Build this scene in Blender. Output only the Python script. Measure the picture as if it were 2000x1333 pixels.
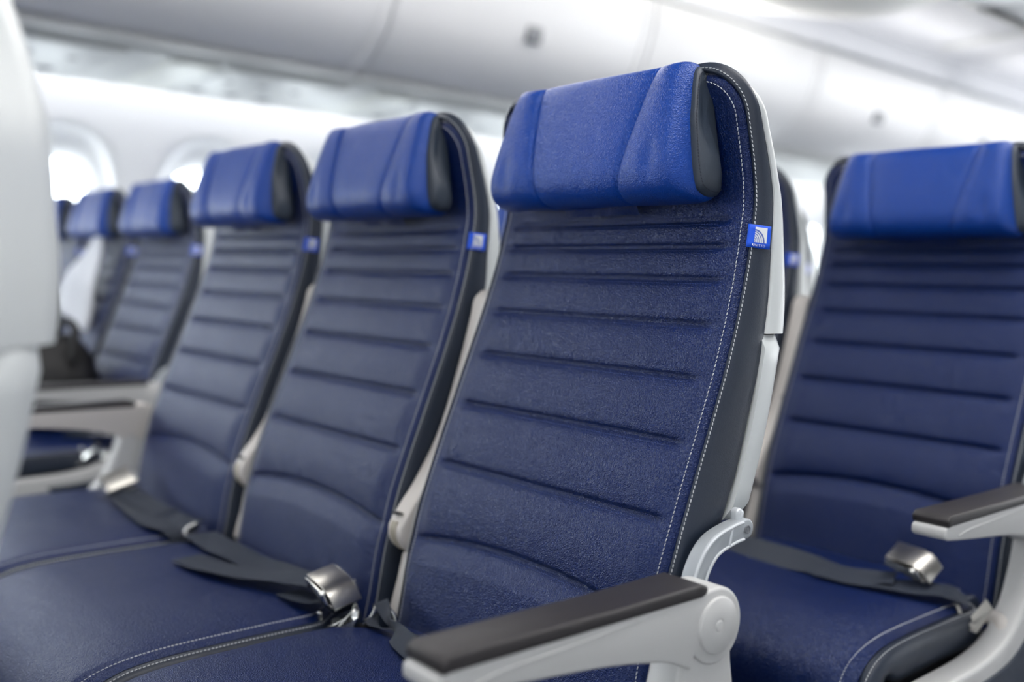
import bpy, bmesh, math, random
import numpy as np
from mathutils import Vector, Matrix

random.seed(4)
sc = bpy.context.scene
for o in list(bpy.data.objects):
    bpy.data.objects.remove(o)
COL = sc.collection

# ------------------------------------------------------------------ camera
CAM = Vector((0.8573, -0.9162, 0.9596))
YAW, PITCH, ROLL, FPX = math.radians(49.7959), math.radians(-3.5846), math.radians(1.5736), 1937.1
def cam_axes():
    cy, sy, cp, sp = math.cos(YAW), math.sin(YAW), math.cos(PITCH), math.sin(PITCH)
    f = Vector((-sy * cp, cy * cp, sp)); r = Vector((cy, sy, 0)); u = r.cross(f)
    return f, r * math.cos(ROLL) + u * math.sin(ROLL), -r * math.sin(ROLL) + u * math.cos(ROLL)
f_, r_, u_ = cam_axes()
cd = bpy.data.cameras.new('camera'); cam = bpy.data.objects.new('camera', cd); COL.objects.link(cam)
m = Matrix.Identity(4)
for i in range(3):
    m[i][0] = r_[i]; m[i][1] = u_[i]; m[i][2] = -f_[i]; m[i][3] = CAM[i]
cam.matrix_world = m
cd.sensor_width = 36; cd.lens = FPX / 2000 * 36
cd.clip_start = 0.02
cd.dof.use_dof = True; cd.dof.focus_distance = 1.06; cd.dof.aperture_fstop = 1.9
sc.camera = cam

# ------------------------------------------------------------------ world, light, exposure
w = bpy.data.worlds.new('daylight'); sc.world = w; w.use_nodes = True
bg = w.node_tree.nodes['Background']
bg.inputs[0].default_value = (0.93, 0.97, 1.0, 1); bg.inputs[1].default_value = 9.5
sc.view_settings.view_transform = 'Standard'; sc.view_settings.look = 'None'
sc.view_settings.exposure = 0.12; sc.view_settings.gamma = 1.0
sc.view_settings.use_curve_mapping = False
XC = -0.485                      # cabin centre line
def area(name, loc, rot, sx, sy, power, color=(1, 1, 1)):
    l = bpy.data.lights.new(name, 'AREA'); l.shape = 'RECTANGLE'; l.size = sx; l.size_y = sy
    l.energy = power; l.color = color
    o = bpy.data.objects.new(name, l); COL.objects.link(o); o.location = loc; o.rotation_euler = rot
    return o
# the cabin's own ceiling wash lights above each aisle (warm white fluorescent strips)
for ax, sgn in ((XC - 0.93, -.85), (XC + 0.93, 1.25)):
    for yy, ln in ((-3.0, 3.8), (1.0, 4.0), (5.5, 4.6)):
        area('aisle_ceiling_light', (ax, yy, 2.112), (0, 0, 0), 0.5, ln, 24 * abs(sgn) * ln / 4 * (.25 if yy < 0 else 1.15), (1.0, 0.98, 0.96))

# ------------------------------------------------------------------ materials
def nmat(name):
    mt = bpy.data.materials.new(name); mt.use_nodes = True
    nt = mt.node_tree; return mt, nt, nt.nodes['Principled BSDF']
def plain(name, col, rough=0.5, metal=0.0, spec=0.5, coat=0.0, var=0.0, bump=0.0, bscale=200):
    mt, nt, b = nmat(name)
    b.inputs['Base Color'].default_value = (*col, 1); b.inputs['Roughness'].default_value = rough
    b.inputs['Metallic'].default_value = metal; b.inputs['Specular IOR Level'].default_value = spec
    b.inputs['Coat Weight'].default_value = coat
    tc = nt.nodes.new('ShaderNodeTexCoord')
    if var:
        n = nt.nodes.new('ShaderNodeTexNoise'); n.inputs['Scale'].default_value = 9; n.inputs['Detail'].default_value = 4
        nt.links.new(tc.outputs['Object'], n.inputs['Vector'])
        mr = nt.nodes.new('ShaderNodeMapRange'); mr.inputs[3].default_value = rough - var; mr.inputs[4].default_value = rough + var
        nt.links.new(n.outputs['Fac'], mr.inputs[0]); nt.links.new(mr.outputs[0], b.inputs['Roughness'])
    if bump:
        n = nt.nodes.new('ShaderNodeTexNoise'); n.inputs['Scale'].default_value = bscale; n.inputs['Detail'].default_value = 3
        nt.links.new(tc.outputs['Object'], n.inputs['Vector'])
        bp = nt.nodes.new('ShaderNodeBump'); bp.inputs['Strength'].default_value = bump; bp.inputs['Distance'].default_value = 0.0006
        nt.links.new(n.outputs['Fac'], bp.inputs['Height']); nt.links.new(bp.outputs[0], b.inputs['Normal'])
    return mt
def leather(name, col, rough=0.42, grain=0.35, wrinkle=0.0, spec=0.5):
    mt, nt, b = nmat(name)
    b.inputs['Base Color'].default_value = (*col, 1); b.inputs['Specular IOR Level'].default_value = spec
    b.inputs['Specular Tint'].default_value = (0.72, 0.80, 1.0, 1) if col[2] > .07 else (1, 1, 1, 1)
    b.inputs['Coat Weight'].default_value = 0.0; b.inputs['Coat Roughness'].default_value = 0.30
    tc = nt.nodes.new('ShaderNodeTexCoord')
    v = nt.nodes.new('ShaderNodeTexVoronoi'); v.feature = 'DISTANCE_TO_EDGE'; v.inputs['Scale'].default_value = 420
    n = nt.nodes.new('ShaderNodeTexNoise'); n.inputs['Scale'].default_value = 300; n.inputs['Detail'].default_value = 4
    n2 = nt.nodes.new('ShaderNodeTexNoise'); n2.inputs['Scale'].default_value = 14; n2.inputs['Detail'].default_value = 5
    n2.inputs['Distortion'].default_value = 0.6
    for q in (v, n, n2): nt.links.new(tc.outputs['Object'], q.inputs['Vector'])
    ad = nt.nodes.new('ShaderNodeMath'); ad.operation = 'MULTIPLY_ADD'; ad.inputs[1].default_value = 1.6
    nt.links.new(v.outputs['Distance'], ad.inputs[0]); nt.links.new(n.outputs['Fac'], ad.inputs[2])
    bp = nt.nodes.new('ShaderNodeBump'); bp.inputs['Strength'].default_value = grain; bp.inputs['Distance'].default_value = 0.0010
    nt.links.new(ad.outputs[0], bp.inputs['Height'])
    bp2 = nt.nodes.new('ShaderNodeBump'); bp2.inputs['Strength'].default_value = 0.25 + wrinkle; bp2.inputs['Distance'].default_value = 0.004
    nt.links.new(n2.outputs['Fac'], bp2.inputs['Height']); nt.links.new(bp.outputs[0], bp2.inputs['Normal'])
    nt.links.new(bp2.outputs[0], b.inputs['Normal'])
    mr = nt.nodes.new('ShaderNodeMapRange'); mr.inputs[3].default_value = rough - 0.05; mr.inputs[4].default_value = rough + 0.06
    nt.links.new(n2.outputs['Fac'], mr.inputs[0]); nt.links.new(mr.outputs[0], b.inputs['Roughness'])
    return mt
def webbing(name, col):
    mt, nt, b = nmat(name)
    b.inputs['Base Color'].default_value = (*col, 1); b.inputs['Roughness'].default_value = 0.45
    b.inputs['Specular IOR Level'].default_value = 0.6
    uv = nt.nodes.new('ShaderNodeUVMap')
    wv = nt.nodes.new('ShaderNodeTexWave'); wv.bands_direction = 'X'; wv.inputs['Scale'].default_value = 1.6
    wv.inputs['Distortion'].default_value = 0.2
    wv2 = nt.nodes.new('ShaderNodeTexWave'); wv2.bands_direction = 'DIAGONAL'; wv2.inputs['Scale'].default_value = 22
    for q in (wv, wv2): nt.links.new(uv.outputs[0], q.inputs['Vector'])
    ad = nt.nodes.new('ShaderNodeMath'); ad.operation = 'MULTIPLY_ADD'; ad.inputs[1].default_value = 0.35
    nt.links.new(wv2.outputs['Fac'], ad.inputs[0]); nt.links.new(wv.outputs['Fac'], ad.inputs[2])
    bp = nt.nodes.new('ShaderNodeBump'); bp.inputs['Strength'].default_value = 0.5; bp.inputs['Distance'].default_value = 0.0008
    nt.links.new(ad.outputs[0], bp.inputs['Height']); nt.links.new(bp.outputs[0], b.inputs['Normal'])
    return mt
def emit(name, col, s):
    mt = bpy.data.materials.new(name); mt.use_nodes = True; nt = mt.node_tree
    for n in list(nt.nodes): nt.nodes.remove(n)
    e = nt.nodes.new('ShaderNodeEmission'); e.inputs[0].default_value = (*col, 1); e.inputs[1].default_value = s
    o = nt.nodes.new('ShaderNodeOutputMaterial'); nt.links.new(e.outputs[0], o.inputs[0]); return mt
def pane_mat():
    mt = bpy.data.materials.new('acrylic_pane'); mt.use_nodes = True; nt = mt.node_tree
    for n in list(nt.nodes): nt.nodes.remove(n)
    t = nt.nodes.new('ShaderNodeBsdfTransparent'); t.inputs[0].default_value = (0.93, 0.97, 0.98, 1)
    g = nt.nodes.new('ShaderNodeBsdfGlossy'); g.inputs['Roughness'].default_value = 0.02
    mx = nt.nodes.new('ShaderNodeMixShader'); mx.inputs[0].default_value = 0.06
    o = nt.nodes.new('ShaderNodeOutputMaterial')
    nt.links.new(t.outputs[0], mx.inputs[1]); nt.links.new(g.outputs[0], mx.inputs[2]); nt.links.new(mx.outputs[0], o.inputs[0])
    return mt
M = dict(
    navy=leather('navy_leather', (0.0016, 0.0120, 0.082), 0.31, 0.75, spec=.5),
    blue=leather('bright_blue_leather', (0.003, 0.044, 0.28), 0.33, 0.5, 0.25, spec=.5),
    trim=leather('slate_trim_leather', (0.016, 0.025, 0.045), 0.45, 0.12),
    cap=leather('slate_cap_leather', (0.030, 0.042, 0.062), 0.45, 0.12),
    thread=plain('white_thread', (0.62, 0.64, 0.66), 0.7),
    bthread=plain('blue_thread', (0.05, 0.085, 0.24), 0.7),
    dthread=plain('dark_thread', (0.008, 0.012, 0.03), 0.7),
    shell=plain('white_shell_plastic', (0.64, 0.67, 0.67), 0.32, var=0.04, bump=0.05),
    arm=plain('pale_grey_plastic', (0.60, 0.60, 0.59), 0.35, var=0.04, bump=0.05),
    warm=plain('warm_white_plastic', (0.66, 0.62, 0.58), 0.4, var=0.04),
    beige=plain('beige_plastic', (0.40, 0.36, 0.28), 0.5),
    pad=plain('charcoal_pad', (0.026, 0.023, 0.025), 0.45, bump=0.25, bscale=900),
    cast=plain('cast_aluminium', (0.40, 0.43, 0.46), 0.45, metal=0.3, bump=0.2, bscale=500),
    castrim=plain('cast_aluminium_rim', (0.62, 0.65, 0.68), 0.35, metal=0.2),
    chrome=plain('brushed_steel', (0.55, 0.53, 0.49), 0.28, metal=1.0, bump=0.15, bscale=300),
    polish=plain('polished_steel', (0.72, 0.72, 0.70), 0.12, metal=1.0),
    black=plain('black_plastic', (0.008, 0.008, 0.010), 0.45),
    pan=plain('dark_seat_pan', (0.012, 0.013, 0.018), 0.6),
    web=webbing('belt_webbing', (0.022, 0.032, 0.054)),
    wall=plain('sidewall_panel', (0.78, 0.78, 0.79), 0.55, bump=0.1, bscale=120),
    bin=plain('bin_laminate', (0.80, 0.805, 0.82), 0.38, var=0.04),
    lip=plain('bin_lip', (0.62, 0.63, 0.62), 0.45),
    slot=plain('shadow_gap', (0.06, 0.065, 0.06), 0.7),
    psu=plain('service_panel', (0.60, 0.62, 0.61), 0.45),
    psupale=plain('service_panel_pale', (0.76, 0.78, 0.73), 0.45),
    nozzle=plain('grey_nozzle', (0.20, 0.21, 0.23), 0.5),
    ceil=plain('ceiling_panel', (0.62, 0.63, 0.66), 0.6),
    cream=plain('cream_ceiling_panel', (0.83, 0.82, 0.78), 0.5),
    shade_bin=plain('bin_underside_shade', (0.10, 0.11, 0.14), 0.45),  # deep shade of the underside painted into the bin colour
    floor=plain('carpet', (0.03, 0.035, 0.05), 0.95, bump=0.6, bscale=400),
    tagblue=plain('tag_blue', (0.0, 0.085, 0.72), 0.6),
    tagwhite=plain('tag_white', (0.80, 0.82, 0.85), 0.6),
    tagink=plain('tag_ink', (0.10, 0.16, 0.50), 0.6),
    light=emit('cove_light', (1.0, 0.99, 0.96), 9.0),
    wash=emit('sidewall_light', (1.0, 1.0, 1.0), 6.0),
    pane=pane_mat(),
    bag=plain('black_nylon', (0.006, 0.006, 0.007), 0.6, bump=0.3),
    cloth=plain('white_cloth', (0.75, 0.77, 0.82), 0.8, bump=0.2, bscale=60),
)

# ------------------------------------------------------------------ helpers
def mobj(name, verts, faces, mat, parent=None, smooth=True, uvs=None):
    me = bpy.data.meshes.new(name); me.from_pydata([tuple(v) for v in verts], [], faces)
    me.materials.append(mat); me.update()
    if uvs:
        ul = me.uv_layers.new(name='UVMap')
        for p in me.polygons:
            for li in p.loop_indices: ul.data[li].uv = uvs[me.loops[li].vertex_index]
    bm = bmesh.new(); bm.from_mesh(me)
    if name not in NO_NORMALS: bmesh.ops.recalc_face_normals(bm, faces=bm.faces)
    bm.to_mesh(me); bm.free()
    if smooth: me.polygons.foreach_set('use_smooth', [True] * len(me.polygons))
    o = bpy.data.objects.new(name, me); COL.objects.link(o)
    if parent: o.parent = parent
    return o
NO_NORMALS = set()
def sharpen(o, ang=35):
    bm = bmesh.new(); bm.from_mesh(o.data); a = math.radians(ang)
    for e in bm.edges:
        if len(e.link_faces) == 2 and e.calc_face_angle(0) > a: e.smooth = False
    bm.to_mesh(o.data); bm.free(); return o
def grid(nu, nv, fn, closeu=False, off=0):
    V, Fc = [], []
    for i in range(nu):
        for j in range(nv): V.append(fn(i, j))
    for i in range(nu if closeu else nu - 1):
        for j in range(nv - 1):
            a = i * nv + j; b = ((i + 1) % nu) * nv + j
            Fc.append((a + off, b + off, b + 1 + off, a + 1 + off))
    return V, Fc
def prism_x(name, poly, x0, x1, mat, parent=None, bevel=0.002, seg=3):
    """polygon of (y, z) extruded along x, edges rounded"""
    bm = bmesh.new()
    a = [bm.verts.new((x0, y, z)) for y, z in poly]; b = [bm.verts.new((x1, y, z)) for y, z in poly]
    bm.faces.new(a); bm.faces.new(list(reversed(b)))
    n = len(poly)
    for i in range(n): bm.faces.new((a[i], b[i], b[(i + 1) % n], a[(i + 1) % n]))
    bmesh.ops.recalc_face_normals(bm, faces=bm.faces)
    if bevel:
        es = [e for e in bm.edges if e.calc_face_angle(0) > math.radians(40)]
        bmesh.ops.bevel(bm, geom=es, offset=bevel, segments=seg, affect='EDGES', profile=0.5, clamp_overlap=True)
    me = bpy.data.meshes.new(name); bm.to_mesh(me); bm.free(); me.materials.append(mat)
    me.polygons.foreach_set('use_smooth', [True] * len(me.polygons))
    o = bpy.data.objects.new(name, me); COL.objects.link(o)
    if parent: o.parent = parent
    return sharpen(o, 50)
def box(name, lo, hi, mat, parent=None, bevel=0.003):
    return prism_x(name, [(lo[1], lo[2]), (hi[1], lo[2]), (hi[1], hi[2]), (lo[1], hi[2])], lo[0], hi[0], mat, parent, bevel)
def spline(pts, n):
    """Catmull-Rom through points (tuples of any dimension)"""
    P = [np.array(p, float) for p in pts]; P = [2 * P[0] - P[1]] + P + [2 * P[-1] - P[-2]]
    out = []; segs = len(P) - 3
    for k in range(n):
        t = k / (n - 1) * segs; i = min(int(t), segs - 1); t -= i
        a, b, c, d = P[i:i + 4]
        out.append(0.5 * ((2 * b) + (-a + c) * t + (2 * a - 5 * b + 4 * c - d) * t * t + (-a + 3 * b - 3 * c + d) * t ** 3))
    return out
def tube(name, pts, rad, mat, parent=None, n=10, res=24, closed=False):
    P = spline(pts, res) if res else [np.array(p, float) for p in pts]
    if closed: P = [np.array(p, float) for p in pts]
    R = rad if hasattr(rad, '__len__') else [rad] * len(P)
    V, Fc = [], []; L = len(P); prev = None
    for i, p in enumerate(P):
        t = P[(i + 1) % L] - P[i - 1] if closed else P[min(i + 1, L - 1)] - P[max(i - 1, 0)]
        t = t / (np.linalg.norm(t) + 1e-12)
        if prev is None:
            prev = np.cross(t, (0, 0, 1.0)) if abs(t[2]) < .9 else np.cross(t, (1.0, 0, 0))
        prev = prev - t * prev.dot(t); prev /= np.linalg.norm(prev); q = np.cross(t, prev)
        for k in range(n):
            a = 2 * math.pi * k / n; V.append(p + (prev * math.cos(a) + q * math.sin(a)) * R[i])
    for i in range(L if closed else L - 1):
        for k in range(n):
            a = i * n; b = ((i + 1) % L) * n
            Fc.append((a + k, a + (k + 1) % n, b + (k + 1) % n, b + k))
    if not closed: Fc += [tuple(range(n)), tuple(range((L - 1) * n, L * n))]
    return mobj(name, V, Fc, mat, parent)
def lathe_x(name, c, prof, mat, parent=None, n=40):
    """profile of (x, radius) spun about an x-parallel axis through c"""
    V, Fc = [], []
    for k in range(n):
        a = 2 * math.pi * k / n
        for x, r in prof: V.append((c[0] + x, c[1] + r * math.cos(a), c[2] + r * math.sin(a)))
    q = len(prof)
    for k in range(n):
        for j in range(q - 1):
            Fc.append((k * q + j, k * q + j + 1, ((k + 1) % n) * q + j + 1, ((k + 1) % n) * q + j))
    Fc += [tuple(k * q for k in range(n)), tuple(k * q + q - 1 for k in range(n))]
    return sharpen(mobj(name, V, Fc, mat, parent), 45)
def ribbon(name, centre, widths, dirs, mat, parent=None, n=40, th=0.0013, m=6, ripple=0.0):
    """strap: centre points, width and width direction at each, thickness th"""
    C = spline(centre, n); D = spline(dirs, n); W = spline([(w,) for w in (widths if hasattr(widths, '__len__') else [widths] * len(centre))], n)
    V, Fc, UV = [], [], []
    for i in range(n):
        t = C[min(i + 1, n - 1)] - C[max(i - 1, 0)]; t /= np.linalg.norm(t)
        d = D[i] - t * t.dot(D[i]); d /= np.linalg.norm(d); nn = np.cross(t, d)
        if nn[2] < 0: nn = -nn
        for s in (1, -1):
            for j in range(m + 1):
                q = (j / m - 0.5)
                V.append(C[i] + d * q * W[i][0] + nn * (s * th / 2 + ripple * math.sin(i * .55 + q * 5) * q)); UV.append((q * 10, i * 0.35))
    r = 2 * (m + 1)
    for i in range(n - 1):
        a, b = i * r, (i + 1) * r
        for j in range(m):
            Fc.append((a + j, a + j + 1, b + j + 1, b + j)); Fc.append((a + m + 1 + j, b + m + 1 + j, b + m + 2 + j, a + m + 2 + j))
        Fc.append((a, b, b + m + 1, a + m + 1)); Fc.append((a + m, a + 2 * m + 1, b + 2 * m + 1, b + m))
    for a in (0, (n - 1) * r):
        for j in range(m): Fc.append((a + j, a + m + 1 + j, a + m + 2 + j, a + j + 1))
    return sharpen(mobj(name, V, Fc, mat, parent, uvs=UV), 60)
def dashes(name, path, normals, pitch, length, width, mat, parent=None, lift=0.0004, slant=0.0):
    """thread stitches laid along a polyline"""
    P = [np.array(p, float) for p in path]; N = [np.array(p, float) for p in normals]
    S = [0]
    for a, b in zip(P, P[1:]): S.append(S[-1] + np.linalg.norm(b - a))
    Pa, Na = np.array(P), np.array(N)
    V, Fc = [], []; s = pitch
    def at(s): return np.array([np.interp(s, S, Pa[:, k]) for k in range(3)]), np.array([np.interp(s, S, Na[:, k]) for k in range(3)])
    while s < S[-1] - pitch:
        a, na = at(s - length / 2); b, _ = at(s + length / 2); c, _ = at(s)
        t = (b - a); t /= np.linalg.norm(t) + 1e-12; n = na / np.linalg.norm(na); q = np.cross(t, n)
        h = len(V); hw = width / 2
        for e, k in ((a, 0.55), (c - t * length * .25, 1), (c + t * length * .25, 1), (b, 0.55)):
            sl = q * slant * ((e - c).dot(t))
            V += [e + sl + q * hw * k + n * lift * -0.3, e + sl + n * (lift + hw * k), e + sl - q * hw * k + n * lift * -0.3]
        for i in range(3):
            for j in range(2): x = h + i * 3 + j; Fc.append((x, x + 3, x + 4, x + 1))
        s += pitch
    return mobj(name, V, Fc, mat, parent)
def empty(name, loc):
    o = bpy.data.objects.new(name, None); COL.objects.link(o); o.location = loc; o.empty_display_size = 0.1; return o
def tag(o, label=None, cat=None, group=None, kind=None):
    for k, v in (('label', label), ('category', cat), ('group', group), ('kind', kind)):
        if v: o[k] = v
    return o
def children(o): return [c for c in bpy.data.objects if c.parent == o]
def copy_tree(o, parent=None, skip=()):
    c = o.copy(); COL.objects.link(c); c.parent = parent
    for ch in children(o):
        if ch.name.split('.')[0] in skip: continue
        copy_tree(ch, c, skip)
    return c
def tab(T):
    zs = [t[0] for t in T]; P = spline(T, len(T) * 12)
    xs = [p[0] for p in P]; ys = [p[1] for p in P]
    return lambda z: float(np.interp(z, xs, ys))

# ------------------------------------------------------------------ seat shape
HW, TOP, CR, Z0 = 0.212, 1.187, 0.049, 0.44
def HWZ(z): return 0.212 - 0.014 * max(0.0, min(1.0, (z - .86) / .27)) ** 1.2
yf = tab([(.44, -.218), (.51, -.200), (.58, -.188), (.626, -.177), (.66, -.168), (.70, -.154), (.747, -.136), (.813, -.110), (.878, -.085),
          (.928, -.067), (.982, -.051), (1.033, -.040), (1.063, -.038), (1.108, -.044), (1.151, -.054), (1.19, -.068)])
dep = tab([(.44, .050), (.712, .052), (.76, .054), (.824, .048), (.906, .040), (.95, .034), (1.0, .025), (1.07, .019), (1.119, .014), (1.16, .010), (1.20, .010)])
rear = tab([(.70, -.055), (.80, -.022), (.90, .000), (.95, .005), (1.0, .003), (1.047, .000), (1.074, -.006), (1.122, -.020), (1.154, -.036), (1.21, -.056)])
def halfw(z):
    HW = HWZ(z)
    if z <= TOP - CR: return HW
    q = min(1.0, (z - (TOP - CR)) / CR)
    return HW - CR + CR * math.sqrt(max(0, 1 - q * q))
GZ = [1.030, 1.001, 0.964, 0.9155, 0.859, 0.793, 0.717, 0.636]
GW = [.180, .181, .184, .184, .186, .190, .193, .205]
def gz(k, x): return GZ[k] - (0.013 * (x / 0.17) ** 2 if k == 7 else 0)
def sst(a, b, x):
    t = min(1, max(0, (x - a) / (b - a))); return t * t * (3 - 2 * t)
def front(x, z):
    """front face y of the backrest panel"""
    y = yf(z); ax = abs(x); hw = halfw(z)
    edge = 1 - sst(0.172, 0.208, ax)
    # padding between the grooves
    zs = [gz(k, x) for k in range(8)]
    if z > zs[7]:
        for k in range(7):
            if zs[k + 1] < z <= zs[k]:
                t = (z - zs[k + 1]) / (zs[k] - zs[k + 1])
                y -= (0.0030 + 0.06 * (zs[k] - zs[k + 1])) * (4 * t * (1 - t)) ** 0.6 * edge
    else:
        t = min(1, (zs[7] - z) / 0.03)
        y -= (0.010 * t ** 0.6) * (1 - min(1, ax / 0.21) ** 4) + 0.004 * t * edge
    for k in range(8):
        fade = 1 - sst(GW[k] - 0.012, GW[k], ax)
        y += 0.0058 * math.exp(-((z - zs[k]) / (0.0030 + 0.0006 * (k > 4))) ** 2) * fade
    # shallow dip across the middle of the back, roll down into the seam
    y += 0.004 * (1 - min(1, ax / 0.2) ** 2) * sst(0.66, 0.8, z) * (1 - sst(1.0, 1.08, z))
    y += 0.003 * sst(hw - 0.010, hw, ax)
    y += 0.006 * sst(TOP - 0.012, TOP, z)
    return y
def outline(n_side=70, n_arc=14, n_top=20):
    """U-shaped seam path up the right side, over the top and down the left: (X, Z, nx, nz)"""
    pts = []
    for i in range(n_side):
        z = Z0 + (TOP - CR - Z0) * i / n_side; pts.append((HWZ(z), z, 1, 0))
    HW = HWZ(TOP)
    for i in range(n_arc + 1):
        a = math.pi / 2 * i / n_arc
        pts.append((HW - CR + CR * math.cos(a), TOP - CR + CR * math.sin(a), math.cos(a), math.sin(a)))
    xe = HW - CR
    for i in range(1, n_top): pts.append((xe - 2 * xe * i / n_top, TOP, 0, 1))
    R = [(-a, b, -c, d) for a, b, c, d in reversed(pts[:n_side + n_arc + 1])]
    return pts + R

def build_seat():
    root = empty('airplane_chair', (0, 0, 0))
    # --- backrest cushion
    nz, nx = 250, 56
    def fn(i, j):
        z = Z0 + (TOP - Z0) * (1 - (1 - i / (nz - 1)) ** 1.0)
        u = -1 + 2 * j / (nx - 1); u = math.copysign(abs(u) ** 0.85, u)
        x = u * halfw(z); return (x, front(x, z), z)
    V, Fc = grid(nz, nx, fn)
    loop = [j for j in range(nx)] + [i * nx + nx - 1 for i in range(1, nz)] + [(nz - 1) * nx + j for j in range(nx - 2, -1, -1)] + [i * nx for i in range(nz - 2, 0, -1)]
    b0 = len(V)
    for q in loop: V.append((V[q][0] * 0.99, V[q][1] + 0.022, V[q][2] - 0.002))
    L = len(loop)
    for k in range(L): Fc.append((loop[k], loop[(k + 1) % L], b0 + (k + 1) % L, b0 + k))
    backrest = mobj('backrest', V, Fc, M['navy'], root)
    # --- side trim wrapping the backrest
    U = outline()
    prof = [(-.0006, 3.0), (.0004, 1.2), (.002, 0), (.0055, -1.0), (.009, 0)]
    def tfn(i, j):
        X, Z, nx_, nz_ = U[i]; D = dep(Z); yb = yf(Z) + 0.003
        rows = [(0.000, 0.004), (0.0012, 0.0005), (0.0035, -0.0012), (0.006, -0.0006), (0.0090, 0.10 * D + .002), (0.0115, 0.34 * D), (0.0125, 0.66 * D), (0.0126, D * .94), (0.0112, D + .001)]
        o, d = rows[j]; o = o * (.5 if nx_ < -.5 else 1); return (X + nx_ * o, yb + d, Z + nz_ * o)
    V, Fc = grid(len(U), 9, tfn)
    mobj('side_trim', V, Fc, M['trim'], root)
    # dart across the lower trim
    # --- stitching
    inner, innern, outer, outern = [], [], [], []
    for X, Z, nx_, nz_ in U:
        x, z = X - nx_ * 0.009, Z - nz_ * 0.009
        inner.append((x, front(x, z) - 0.0002, z)); innern.append((nx_ * .15, -1, nz_ * .15))
        o = 0.0058; outer.append((X + nx_ * o, yf(Z) + 0.003 - 0.0008, Z + nz_ * o)); outern.append((nx_ * .3, -1, nz_ * .3))
    dashes('inner_stitching', inner, innern, 0.0048, 0.0034, 0.0011, M['thread'], root, slant=0.15)
    dashes('outer_stitching', outer, outern, 0.0048, 0.0034, 0.0011, M['thread'], root, slant=-0.15)
    for k in range(8):
        xs = np.linspace(-GW[k] + 0.012, GW[k] - 0.012, 40)
        p = [(x, front(x, gz(k, x) - 0.0042) - 0.0001, gz(k, x) - 0.0042) for x in xs]
        dashes('groove_stitching', p, [(0, -1, .1)] * 40, 0.0036, 0.0024, 0.0006, M['bthread'], root, lift=0.0001)
    # --- white back shell
    n = len(U)
    rings = [(0.0120, 'd', .001), (0.0150, 'd', .001), (0.0165, 'd', .005)]
    def sfn(i, j):
        X, Z, a, c = U[i]; base = yf(Z) + 0.003 + dep(Z); rr = max(rear(Z + c * .015), base + 0.010)
        a = a * (.55 if a < 0 else 1); zl = -.012 * max(0, c)
        if j == 0: return (X + a * .0112, base, Z + c * .0118 + zl)
        if j == 1: return (X + a * .0138, base + .0005, Z + c * .0145 + zl)
        if j == 2: return (X + a * .0152, base + .003, Z + c * .0158 + zl)
        if j == 3: return (X + a * .0152, rr - .005, Z + c * .0158 + zl)
        if j == 4: return (X + a * .0136, rr - .001, Z + c * .0140 + zl)
        if j == 5: return (X + a * .0090, rr + .003, Z + c * .0090 + zl)
        k = (1, .935, .85, .74, .5, .25, 0)[j - 5]; h = (.003, .017, .036, .052, .062, .067, .068)[j - 5]
        zz = Z + c * .009 * k - (0.03 * (1 - k) if c > .5 else 0) + zl
        return (X * k, rr + h, zz)
    Us = [q for q in U if q[1] > 0.905]
    U_keep = U; U[:] = Us
    V, Fc = grid(len(Us), 12, sfn)
    sharpen(mobj('back_shell', V, Fc, M['shell'], root), 50)
    # --- lower shell (literature pocket side)
    zs = np.linspace(.715, .9075, 14); xs = [1.0, 1.0, .975, .90, .78, .5, 0, -.5, -.78, -.90, -.975, -1, -1]
    hs = [-.030, -.006, .004, .024, .044, .060, .064, .060, .044, .024, .004, -.006, -.030]
    def lf(i, j):
        z = zs[i]; s = 0.2275; r0 = rear(z) - 0.004
        pinch = 1 - (0.03 if i in (0, 13) else 0)
        return (xs[j] * s * pinch, r0 + hs[j] - (0.003 if i in (0, 13) else 0), z)
    V, Fc = grid(14, 13, lf)
    Fc += [tuple(range(13)), tuple(range(13 * 13, 14 * 13))]
    Fc += [(i * 13, (i + 1) * 13, (i + 1) * 13 + 12, i * 13 + 12) for i in range(13)]
    sharpen(mobj('lower_shell', V, Fc, M['shell'], root), 50)
    prism_x('back_frame', [(-.165, .43), (-.135, .60), (-.085, .74), (-.060, .74), (-.075, .60), (-.085, .43)], -.19, .19, M['pan'], root, .006)
    # --- headrest pillow
    prof = spline([(-.050, 1.185), (-.060, 1.198), (-.072, 1.199), (-.083, 1.186), (-.096, 1.150), (-.108, 1.110), (-.113, 1.080), (-.106, 1.060),
                   (-.090, 1.050), (-.070, 1.047), (-.056, 1.050), (-.050, 1.062)], 44)
    P = [(p[0], p[1]) for p in prof]; npf = len(P)
    cy_, cz_ = -.07, 1.122
    ns = 120
    def hw_(z): return 0.142 + (1.2 - z) / 0.15 * 0.023
    def seamx(z): return 0.066 + (z - 1.05) / 0.15 * 0.030
    def hf(i, j):
        s = -1 + 2 * i / (ns - 1); y, z = P[j]
        e = max(0, (abs(s) - 0.90) / 0.10); e = 1 - math.sqrt(max(0, 1 - e * e))
        y2, z2 = cy_ + (y - cy_) * (1 - .30 * e) + .004 * e, cz_ + (z - cz_) * (1 - 0.085 * e)
        y2 = y2 * (1 - e) + (y2 if y2 > -.087 else -.087 + (y2 + .087) * .4) * e
        ww = hw_(z); x = s * ww
        fr = sst(-.055, -.075, y)
        g = math.exp(-((abs(x) - seamx(z)) / 0.0022) ** 2); y2 += 0.0036 * g * fr
        ax = abs(x)
        if ax < seamx(z): y2 -= 0.0035 * (1 - (ax / seamx(z)) ** 4) * fr
        else:
            t = (ax - seamx(z)) / (ww - seamx(z)); y2 -= (0.0075 * math.sin(math.pi * min(1, t)) ** .8) * fr
            y2 += .004 * math.exp(-((t - .55) / .12) ** 2) * math.exp(-((z - 1.09) / .02) ** 2) * fr
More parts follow.
